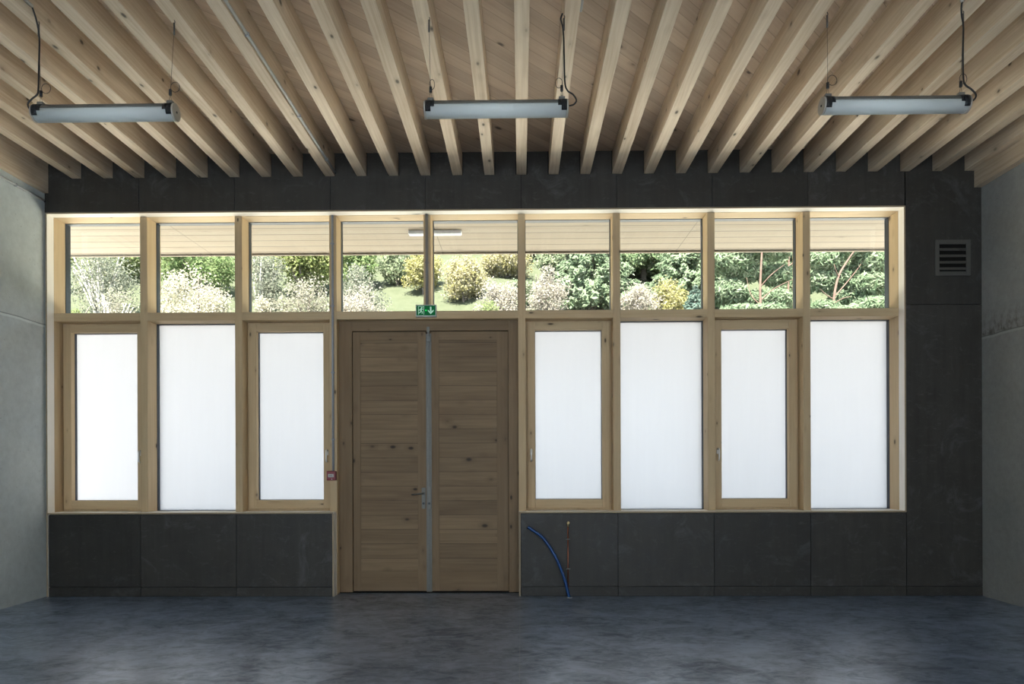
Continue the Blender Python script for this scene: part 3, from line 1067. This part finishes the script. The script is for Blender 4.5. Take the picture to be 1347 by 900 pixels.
# ------------------------------------------------------------------ exit sign
ex0, ex1, ez0, ez1 = -1.165, -0.934, 3.115, 3.249
ey = YM - 0.050
t = tag(empty('exit_sign', ((ex0 + ex1) / 2, YM - 0.03, ez0)), 'green lit emergency exit sign above the double door', 'exit sign')
MB().box(ex0, ex1, ey, YM - 0.001, ez0, ez1, 0.004).build('sign_housing', M['sign_body'], t)
fx0, fx1, fz0, fz1 = ex0 + 0.010, ex1 - 0.010, ez0 + 0.014, ez1 - 0.010
MB().box(fx0, fx1, ey - 0.004, ey + 0.002, fz0, fz1, 0.001).build('sign_face', M['sign_green'], t)
pg = MB()
yy0, yy1 = ey - 0.0055, ey - 0.0035


def limb(mb, a, b, w):
    a, b = Vector(a), Vector(b)
    dv = (b - a).normalized()
    nn = Vector((-dv.y, dv.x)) * w / 2
    mb.prism([tuple(a + nn), tuple(a - nn), tuple(b - nn), tuple(b + nn)], yy0, yy1)


cx_, cz_ = fx0 + 0.052, (fz0 + fz1) / 2
# doorway
limb(pg, (cx_ - 0.030, fz0 + 0.008), (cx_ - 0.030, fz1 - 0.008), 0.005)
limb(pg, (cx_ - 0.030, fz1 - 0.010), (cx_ + 0.030, fz1 - 0.010), 0.005)
limb(pg, (cx_ + 0.030, fz1 - 0.008), (cx_ + 0.030, fz0 + 0.008), 0.005)
# running figure
hd = [(cx_ + 0.007 + 0.0085 * math.cos(a), cz_ + 0.030 + 0.0085 * math.sin(a)) for a in [2 * math.pi * k / 14 for k in range(14)]]
pg.prism(hd, yy0, yy1)
limb(pg, (cx_ + 0.004, cz_ + 0.022), (cx_ - 0.004, cz_ - 0.006), 0.014)
limb(pg, (cx_ + 0.003, cz_ + 0.018), (cx_ + 0.020, cz_ + 0.006), 0.007)
limb(pg, (cx_ + 0.002, cz_ + 0.018), (cx_ - 0.018, cz_ + 0.010), 0.007)
limb(pg, (cx_ - 0.018, cz_ + 0.010), (cx_ - 0.022, cz_ - 0.004), 0.006)
limb(pg, (cx_ - 0.003, cz_ - 0.004), (cx_ + 0.013, cz_ - 0.016), 0.009)
limb(pg, (cx_ + 0.013, cz_ - 0.016), (cx_ + 0.010, cz_ - 0.036), 0.008)
limb(pg, (cx_ - 0.004, cz_ - 0.004), (cx_ - 0.010, cz_ - 0.022), 0.009)
limb(pg, (cx_ - 0.010, cz_ - 0.022), (cx_ - 0.026, cz_ - 0.030), 0.008)
pg.build('running_figure', M['sign_white'], t)
ar = MB()
axc = fx1 - 0.052
limb(ar, (axc, cz_ + 0.040), (axc, cz_ - 0.012), 0.016)
ar.prism([(axc - 0.032, cz_ + 0.008), (axc - 0.032, cz_ - 0.008), (axc, cz_ - 0.042), (axc + 0.032, cz_ - 0.008), (axc + 0.032, cz_ + 0.008), (axc, cz_ - 0.020)], yy0 + 0.0002, yy1)
ar.build('down_arrow', M['sign_white'], t)
MB().tube([((fx0 + fx1) / 2, ey - 0.006, cz_), ((fx0 + fx1) / 2, ey - 0.003, cz_)], 0.009, 14).build('indicator_light', M['sign_led'], t)

# ------------------------------------------------------------------ vent
vx0, vx1, vz0, vz1 = 4.551, 4.936, 3.512, 3.905
t = tag(empty('air_vent', ((vx0 + vx1) / 2, 0, vz0)), 'square grey louvred air vent on the dark wall panel', 'vent')
ring(MB(), vx0, vx1, vz0, vz1, 0.046, -0.016, -0.0005, 0.003).build('vent_frame', M['vent'], t)
MB().box(vx0 + 0.04, vx1 - 0.04, -0.003, -0.0006, vz0 + 0.04, vz1 - 0.04).build('vent_back', M['black'], t)
n = 4
for k in range(n):
    zz = vz0 + 0.064 + k * 0.0705
    MB().rbox(((vx0 + vx1) / 2, -0.013, zz + 0.012), (vx1 - vx0 - 0.094, 0.005, 0.036), (math.radians(-28), 0, 0), 0.001).build('slat', M['vent'], t)

# ------------------------------------------------------------------ blue hose, copper pipe
hp = smooth([(0.526, -0.066, -0.02), (0.520, -0.066, 0.03), (0.468, -0.064, 0.233), (0.377, -0.062, 0.452), (0.251, -0.052, 0.645), (0.150, -0.057, 0.725), (0.078, -0.060, 0.772)], 10)
t = tag(empty('water_hose', (0.526, -0.066, 0.0)), 'bright blue plastic water pipe bending up from the floor', 'pipe')
MB().tube(hp, 0.0165, 14).build('pipe', M['blue'], t)
dv = (hp[-1] - hp[-2]).normalized()
MB().tube([hp[-1] - dv * 0.002, hp[-1] + dv * 0.001], 0.011, 14).build('open_end_shade', M['black'], t)  # black disc painted as the shade inside the hollow pipe
MB().tube([(0.526, -0.066, 0.0), (0.526, -0.066, 0.008)], [0.036, 0.026], 18).build('floor_collar', M['pvc'], t)
t = tag(empty('copper_pipe', (0.519, -0.02, 0.0)), 'thin copper pipe clipped upright to the dark panel beside the blue pipe', 'pipe')
MB().tube([(0.519, -0.022, 0.0), (0.520, -0.022, 0.79)], 0.0075, 10).build('pipe', M['copper'], t)
MB().tube(smooth([(0.520, -0.022, 0.775), (0.520, -0.024, 0.80), (0.521, -0.030, 0.812), (0.521, -0.05, 0.818)], 5), 0.0125, 12).tube([(0.521, -0.048, 0.818), (0.521, -0.062, 0.818)], 0.016, 12).build('elbow', M['brass'], t)
for zz in (0.636, 0.309):
    MB().box(0.495, 0.545, -0.031, -0.001, zz - 0.007, zz + 0.007, 0.003).build('pipe_clamp', M['steel'], t)

# ------------------------------------------------------------------ outside: canopy, terrace, hill
sof = MB().box(-9.0, 9.0, YOUT, 1.95, 4.42, 4.62)
sof.box(-9.0, 9.0, 1.95, 1.985, 4.395, 4.66)
tag(sof.build('roof_overhang', M['soffit']), None, None, None, 'structure')
rt = MB().box(-9.0, 9.0, YOUT, 2.0, 4.66, 4.72)
struct(rt.build('trim_%d' % (NT[0] + 1), M['roof']))
NT[0] += 1
t = tag(empty('soffit_light', (-1.07, 1.085, 4.42)), 'slim white linear lamp on the timber overhang outside', 'lamp')
MB().box(-1.406, -0.736, 1.045, 1.125, 4.375, 4.419, 0.006).build('lamp_body', M['white'], t)
MB().box(-1.396, -0.746, 1.055, 1.115, 4.368, 4.376, 0.003).build('diffuser', M['opal'], t)

te = MB().box(-40, 40, 0.40, 13.0, -0.25, -0.03)
struct(te.build('terrace', M['terrace']))


def hill_z(x, y):
    b = max(0.0, y - 11.0)
    s = 0.56 * b if b > 2 else 0.14 * b * b
    return -0.05 + s - 0.02 * x * (1 if b > 0 else 0) + 0.35 * math.sin(x * 0.31 + 1.3) * min(1, b / 6) + 0.25 * math.sin(x * 0.7 + y * 0.5) * min(1, b / 6)


bm = bmesh.new()
NX, NY = 70, 40
gv = [[bm.verts.new((-48 + 96 * i / NX, 10.5 + 55 * j / NY, hill_z(-48 + 96 * i / NX, 10.5 + 55 * j / NY))) for i in range(NX + 1)] for j in range(NY + 1)]
for j in range(NY):
    for i in range(NX):
        fc = bm.faces.new((gv[j][i], gv[j][i + 1], gv[j + 1][i + 1], gv[j + 1][i]))
        fc.smooth = True
me = bpy.data.meshes.new('hillside')
bm.to_mesh(me)
bm.free()
me.materials.append(M['hill'])
ho = bpy.data.objects.new('hillside', me)
COL.objects.link(ho)
struct(ho)


# ------------------------------------------------------------------ plants
def at(px, py, Y):
    d_ = F_ + R_ * ((px - 673.5) / FPX) - U_ * ((py - 610.0) / FPX)
    k = (Y + CAM_D) / d_.y
    return Vector((0, -CAM_D, CAM_H)) + d_ * k


def leaf_mesh(name, pts, nrm, size, mat, parent, elong=1.0):
    """many small four-cornered leaves, one mesh"""
    n = len(pts)
    t = rng.normal(size=(n, 3))
    t -= nrm * (t * nrm).sum(1, keepdims=True)
    t /= np.linalg.norm(t, axis=1, keepdims=True) + 1e-9
    b = np.cross(nrm, t)
    sz = size * rng.uniform(0.6, 1.3, size=(n, 1))
    t = t * sz * elong
    b = b * sz
    bend = nrm * sz * rng.uniform(-0.3, 0.3, size=(n, 1))
    o = np.array(parent.location)
    v = np.stack([pts - t, pts + b * 0.6 + bend, pts + t, pts - b * 0.6 + bend], axis=1).reshape(-1, 3) - o
    me = bpy.data.meshes.new(name)
    me.from_pydata(v.tolist(), [], [(4 * i, 4 * i + 1, 4 * i + 2, 4 * i + 3) for i in range(n)])
    me.materials.append(mat)
    ob = bpy.data.objects.new(name, me)
    COL.objects.link(ob)
    ob.parent = parent
    return ob


def unit(n):
    v = rng.normal(size=(n, 3))
    return v / np.linalg.norm(v, axis=1, keepdims=True)


def cloud(c, r, n_lobes, per, fuzz=0.16):
    """leafy crown: fuzzy lobes spread through an ellipsoid"""
    P, N = [], []
    for _ in range(n_lobes):
        dr = unit(1)[0] * rng.uniform(0.25, 1.0) ** 0.5
        cc = np.array(c) + dr * np.array(r) * 0.78
        lr = (r[0] * r[1] * r[2]) ** (1 / 3) * rng.uniform(0.24, 0.46)
        nn = unit(per)
        P.append(cc + nn * lr * rng.uniform(0.55, 1.15, size=(per, 1)) + rng.normal(size=(per, 3)) * lr * fuzz)
        N.append(nn * 0.5 + unit(per) * 0.9)
    P, N = np.concatenate(P), np.concatenate(N)
    N /= np.linalg.norm(N, axis=1, keepdims=True)
    return P, N


def stems(mb, base, c, r, k, rad):
    for i in range(k):
        a = rng.uniform(0, 2 * math.pi)
        tip = Vector(c) + Vector((math.cos(a) * r[0] * 0.6, math.sin(a) * r[1] * 0.6, r[2] * rng.uniform(0.1, 0.7)))
        mid = Vector(base).lerp(tip, 0.5) + Vector((rng.uniform(-0.2, 0.2), rng.uniform(-0.2, 0.2), 0.2))
        mb.tube(smooth([Vector(base) + Vector((rng.uniform(-.1, .1), rng.uniform(-.1, .1), -0.2)), mid, tip], 4), [rad * (1 - 0.75 * q / 8) for q in range(9)], 6)


def bush(name, px0, px1, pyt, Y, mat, label, cat='bush', group=None, lobes=26, per=210, size=0.07, depth=0.8, bark='bark', kstems=5, fuzz=0.16):
    """leafy plant standing on the hillside, its top sighted at pyt and its width between px0 and px1 at depth Y"""
    top = at((px0 + px1) / 2, pyt, Y)
    rx = (px1 - px0) / 2 * (Y + CAM_D) / FPX
    gz = hill_z(top.x, Y)
    rz = max(0.6, (top.z - gz) / 2)
    c = (top.x, Y, (top.z + gz) / 2)
    r = (rx, rx * depth, rz)
    t = tag(empty(name, (top.x, Y, gz)), label, cat, group)
    P, N = cloud(c, r, lobes, per, fuzz)
    leaf_mesh('foliage', P, N, size, L[mat], t)
    mb = MB()
    stems(mb, (top.x, Y, gz), c, r, kstems, 0.06)
    mb.build('stem', M[bark], t)
    return t


def conifer(name, px, pyt, half_px, Y, mat, label, cat='tree', group=None, tiers=15, size=0.10, H=None):
    """spruce: drooping boughs in tiers around a straight trunk"""
    top = at(px, pyt, Y)
    gz = hill_z(top.x, Y)
    rad = half_px * (Y + CAM_D) / FPX
    Ht = top.z - gz
    t = tag(empty(name, (top.x, Y, gz)), label, cat, group)
    mb = MB()
    mb.tube([(top.x, Y, gz - 0.2), (top.x, Y, top.z)], [0.20, 0.03], 8)
    P, N = [], []
    for k in range(tiers):
        f_ = k / (tiers - 1)
        z = gz + 0.8 + (Ht - 0.8) * f_
        rr = rad * (1 - f_) ** 0.75 + 0.1
        nb_ = max(5, int(13 * (1 - f_) + 4))
        for q in range(nb_):
            a = rng.uniform(0, 2 * math.pi)
            m_ = int(26 + 90 * (1 - f_))
            s_ = np.sqrt(rng.uniform(0.03, 1, size=m_))
            d_ = np.array((math.cos(a), math.sin(a), 0.0))
            side = np.array((-d_[1], d_[0], 0.0))
            L_ = rr * rng.uniform(0.8, 1.1)
            p = np.array((top.x, Y, z)) + d_ * (s_ * L_)[:, None]
            p += side * (rng.normal(size=m_) * 0.22 * L_ * 0.5 * (1.1 - s_))[:, None]
            p[:, 2] += -0.30 * L_ * s_ + 0.16 * L_ * s_ ** 3 - np.abs(rng.normal(size=m_)) * 0.18
            P.append(p)
            nn = unit(m_) * 0.7 + np.array((0, 0, 0.7)) + d_ * 0.5
            N.append(nn / np.linalg.norm(nn, axis=1, keepdims=True))
    leaf_mesh('foliage', np.concatenate(P), np.concatenate(N), size, L[mat], t, 1.5)
    mb.build('trunk', M['bark'], t)
    return t


def pine(name, px, Y, pyt, trunk_pts, limbs, pads, label, group=None, trunk_r=0.16, mat='pine'):
    """pine: reddish trunk and limbs carrying needle pads; pts are (px, py) sighted at depth Y"""
    base = at(trunk_pts[0][0], trunk_pts[0][1], Y)
    gz = hill_z(base.x, Y)
    t = tag(empty(name, (base.x, Y, gz)), label, 'tree', group)
    mb = MB()
    tp = [Vector((base.x, Y, gz - 0.2))] + [at(a, b, Y) for a, b in trunk_pts]
    sp = smooth(tp, 5)
    mb.tube(sp, [trunk_r * (1 - 0.55 * i / (len(sp) - 1)) for i in range(len(sp))], 8)
    mb.build('trunk', M['bark_red'], t)
    bb = MB()
    for lb in limbs:
        q = [at(a, b, Y + dy) for a, b, dy in lb]
        s2 = smooth(q, 5)
        bb.tube(s2, [trunk_r * 0.42 * (1 - 0.75 * i / (len(s2) - 1)) for i in range(len(s2))], 6)
    bb.build('branch', M['bark_red'], t)
    P, N = [], []
    sc_ = (Y + CAM_D) / FPX
    for a, b, dy, rx, rz in pads:
        c = np.array(at(a, b, Y + dy))
        m_ = int(26 * rx * rz * 0.11) + 160
        nn = unit(m_)
        s_ = rng.uniform(0.35, 1.0, size=(m_, 1)) ** 0.6
        P.append(c + nn * s_ * np.array((rx * sc_, rx * sc_ * 0.8, rz * sc_)))
        k = nn * 0.5 + unit(m_) * 0.8 + np.array((0, 0, 0.4))
        N.append(k / np.linalg.norm(k, axis=1, keepdims=True))
    leaf_mesh('foliage', np.concatenate(P), np.concatenate(N), 0.07, L[mat], t, 2.2)
    return t


# --- seen through the clear panes, from the conduit wall towards the vent wall
G = 'shrubs on the hillside outside'
T_ = 'trees on the hillside outside'
# pane one
bush('birch_tree', 78, 186, 318, 25.0, 'sage', 'pale thin-leaved tree with white stems in the pane nearest the brighter concrete wall', 'tree', T_, lobes=40, per=120, size=0.06, bark='bark_white', kstems=22, fuzz=0.3)
bush('shrub', 92, 124, 386, 20.0, 'lime', 'small light green shrub low in the pane nearest the brighter concrete wall', 'bush', G, lobes=14, per=190, size=0.05)
bush('shrub', 122, 190, 372, 21.5, 'beige', 'straw-coloured twiggy shrub in front of the white-stemmed tree', 'bush', G, lobes=22, per=140, size=0.05, bark='bark_white', kstems=18, fuzz=0.3)
bush('tree', 70, 205, 300, 31.0, 'lime', 'light green tree behind the white-stemmed tree', 'tree', T_, lobes=34, per=220, size=0.10)
# pane two
bush('flowering_bush', 203, 302, 348, 20.5, 'cream', 'big cream blossoming bush filling the second pane from the brighter wall', 'bush', G, lobes=44, per=230, size=0.055)
bush('tree', 196, 330, 300, 29.0, 'green', 'green leafy tree rising behind the big cream bush', 'tree', T_, lobes=36, per=220, size=0.085)
# pane three
bush('tree', 322, 376, 312, 26.0, 'sage', 'grey-green slender tree in the third pane from the brighter wall', 'tree', T_, lobes=30, per=170, size=0.06, bark='bark_white', kstems=9, fuzz=0.3)
bush('tree', 352, 452, 300, 30.0, 'yellowgreen', 'yellow-green broadleaf tree at the top of the pane beside the vertical conduit', 'tree', T_, lobes=36, per=220, size=0.10)
bush('flowering_bush', 322, 366, 388, 21.0, 'cream', 'low cream bush at the bottom of the third pane from the brighter wall', 'bush', G, lobes=16, per=190, size=0.055)
bush('shrub', 356, 442, 364, 23.0, 'beige', 'rounded beige shrub in the pane beside the vertical conduit', 'bush', G, lobes=34, per=210, size=0.055, fuzz=0.25)
# pane four
bush('tree', 436, 500, 300, 32.5, 'green', 'dense green tree above the grass slope by the conduit mullion', 'tree', T_, lobes=30, per=210, size=0.10)
bush('tree', 494, 570, 300, 36.5, 'yellowgreen', 'yellow-green tree at the top of the grass slope behind the outdoor lamp', 'tree', T_, lobes=34, per=220, size=0.10)
bush('shrub', 440, 506, 350, 25.5, 'sage', 'grey-green shrub at the edge of the grass slope', 'bush', G, lobes=28, per=190, size=0.06, fuzz=0.25)
bush('flowering_bush', 434, 512, 374, 22.0, 'pink', 'pale pinkish feathery bush above the double door', 'bush', G, lobes=36, per=220, size=0.05, fuzz=0.3)
bush('shrub', 518, 552, 394, 20.5, 'beige', 'low beige shrub beside the pinkish feathery bush', 'bush', G, lobes=16, per=190, size=0.05, fuzz=0.3)
# pane five
bush('shrub', 530, 584, 332, 31.5, 'yellow', 'yellow leafy bush behind the mullion above the exit sign', 'bush', G, lobes=26, per=220, size=0.075)
bush('tree', 566, 662, 298, 41.0, 'green', 'dark green tree top above the golden yellow bush', 'tree', T_, lobes=34, per=220, size=0.11)
bush('shrub', 576, 646, 340, 29.0, 'creamyellow', 'golden yellow bush at the edge of the grass slope', 'bush', G, lobes=34, per=230, size=0.07)
bush('shrub', 626, 704, 328, 33.0, 'creamyellow', 'tall cream and yellow bush behind the mullion beside the door', 'bush', G, lobes=38, per=230, size=0.07)
bush('flowering_bush', 628, 690, 364, 24.0, 'pink', 'whitish blossoming bush low beside the door mullion', 'bush', G, lobes=30, per=220, size=0.055, fuzz=0.25)
bush('shrub', 616, 680, 394, 21.0, 'lime', 'low lime green shrub under the whitish blossoming bush', 'bush', G, lobes=24, per=200, size=0.05)
bush('tree', 706, 746, 312, 31.0, 'sagegreen', 'soft green tree between the whitish bush and the large drooping spruce', 'tree', T_, lobes=26, per=210, size=0.085)
bush('shrub', 666, 708, 366, 26.8, 'sagegreen', 'small grey-green shrub behind the two whitish bushes by the door mullion', 'bush', G, lobes=20, per=200, size=0.06)
bush('shrub', 498, 546, 322, 33.5, 'sagegreen', 'soft green shrub on the upper grass slope below the outdoor lamp', 'bush', G, lobes=24, per=200, size=0.085)
# pane six
conifer('spruce_tree', 720, 284, 58, 37.5, 'spruce', 'dark green spruce standing behind the soft green tree past the door', 'tree', T_, tiers=20)
bush('flowering_bush', 688, 752, 350, 24.0, 'pink', 'pale beige blossoming bush in front of the dark spruce', 'bush', G, lobes=32, per=210, size=0.055)
conifer('spruce_tree', 780, 280, 66, 27.0, 'pine', 'large grey-green spruce with drooping boughs in the first pane past the door', 'tree', T_, tiers=24)
# pane seven
conifer('spruce_tree', 846, 272, 66, 35.0, 'spruce', 'green spruce behind the pinkish bush two panes past the door', 'tree', T_, tiers=20)
conifer('spruce_tree', 905, 284, 60, 29.5, 'pine', 'bluish green spruce beside the mullion two panes past the door', 'tree', T_, tiers=22)
bush('flowering_bush', 812, 866, 362, 23.5, 'pink', 'pinkish white bush two panes past the door', 'bush', G, lobes=28, per=210, size=0.055)
bush('shrub', 858, 908, 364, 25.0, 'yellow', 'yellow-green bush between pinkish bush and bluish spruce', 'bush', G, lobes=26, per=210, size=0.065)
conifer('young_spruce', 914, 376, 30, 22.5, 'blue', 'young blue-green spruce low beside the mullion two panes past the door', 'tree', T_, tiers=14, size=0.06)
# panes eight and nine
pine('pine_tree', 1000, 22.0, 300, [(1001, 420), (1000, 380), (1002, 335), (1005, 285)],
     [[(1001, 395, 0), (1018, 380, 0.2), (1046, 366, 0.4)], [(1000, 378, 0), (1014, 362, -0.3), (1032, 348, -0.4)], [(1001, 402, 0), (988, 388, 0.2), (982, 365, 0.3)]],
     [(958, 345, 0.9, 32, 17), (978, 326, 0.8, 30, 13), (955, 385, 1.0, 30, 18), (1016, 330, 0.9, 30, 13), (1024, 394, 0.8, 24, 14), (972, 410, -0.5, 28, 9), (1010, 408, -0.6, 24, 8), (1020, 362, 1.3, 24, 15), (980, 357, 1.3, 26, 17), (996, 395, 1.2, 24, 14)],
     'red-trunked pine with forked limbs three panes past the door', T_, trunk_r=0.07)
pine('pine_tree', 1038, 26.5, 300, [(1037, 420), (1037, 380), (1038, 335), (1039, 285)],
     [[(1037, 372, 0), (1026, 362, -0.2), (1012, 352, -0.3)], [(1038, 350, 0), (1050, 340, 0.3), (1060, 335, 0.4)]],
     [(1050, 330, 0.7, 24, 15), (1054, 372, 0.8, 24, 17), (1022, 350, 1.0, 24, 17), (1046, 404, 0.4, 24, 12), (1030, 318, 0.8, 26, 10), (1030, 385, 1.0, 22, 14)],
     'thin red-trunked pine behind the mullion three panes past the door', T_, trunk_r=0.07)
pine('pine_tree', 1100, 22.0, 300, [(1096, 425), (1097, 392), (1103, 364), (1113, 346), (1124, 330)],
     [[(1098, 390, 0), (1112, 374, 0.3), (1128, 354, 0.4), (1140, 336, 0.4)], [(1097, 394, 0), (1087, 388, -0.2), (1079, 380, -0.3)], [(1103, 364, 0), (1099, 354, -0.2), (1097, 347, -0.2)], [(1096, 400, -0.2), (1108, 393, -0.4), (1120, 390, -0.5)]],
     [(1086, 342, 0.9, 26, 15), (1118, 328, 0.8, 34, 11), (1082, 368, 1.1, 20, 17), (1150, 345, 0.8, 30, 17), (1142, 375, 0.8, 30, 17), (1150, 402, -0.4, 30, 11), (1112, 412, -0.6, 32, 8), (1084, 406, 0.2, 22, 11), (1112, 366, 1.2, 26, 17), (1115, 392, 1.2, 26, 14)],
     'leaning reddish pine with spreading limbs in the last pane before the vent', T_, trunk_r=0.07)
bush('tree', 918, 1056, 296, 35.5, 'sagegreen', 'pale green tree screen behind the two red-trunked pines', 'tree', T_, lobes=44, per=230, size=0.10)
bush('tree', 1050, 1200, 296, 31.0, 'sagegreen', 'light green tree behind the leaning pine in the last pane', 'tree', T_, lobes=44, per=230, size=0.10)
bush('shrub', 936, 984, 396, 20.2, 'lime', 'low yellow-green shrub under the pines three panes past the door', 'bush', G, lobes=20, per=190, size=0.055)
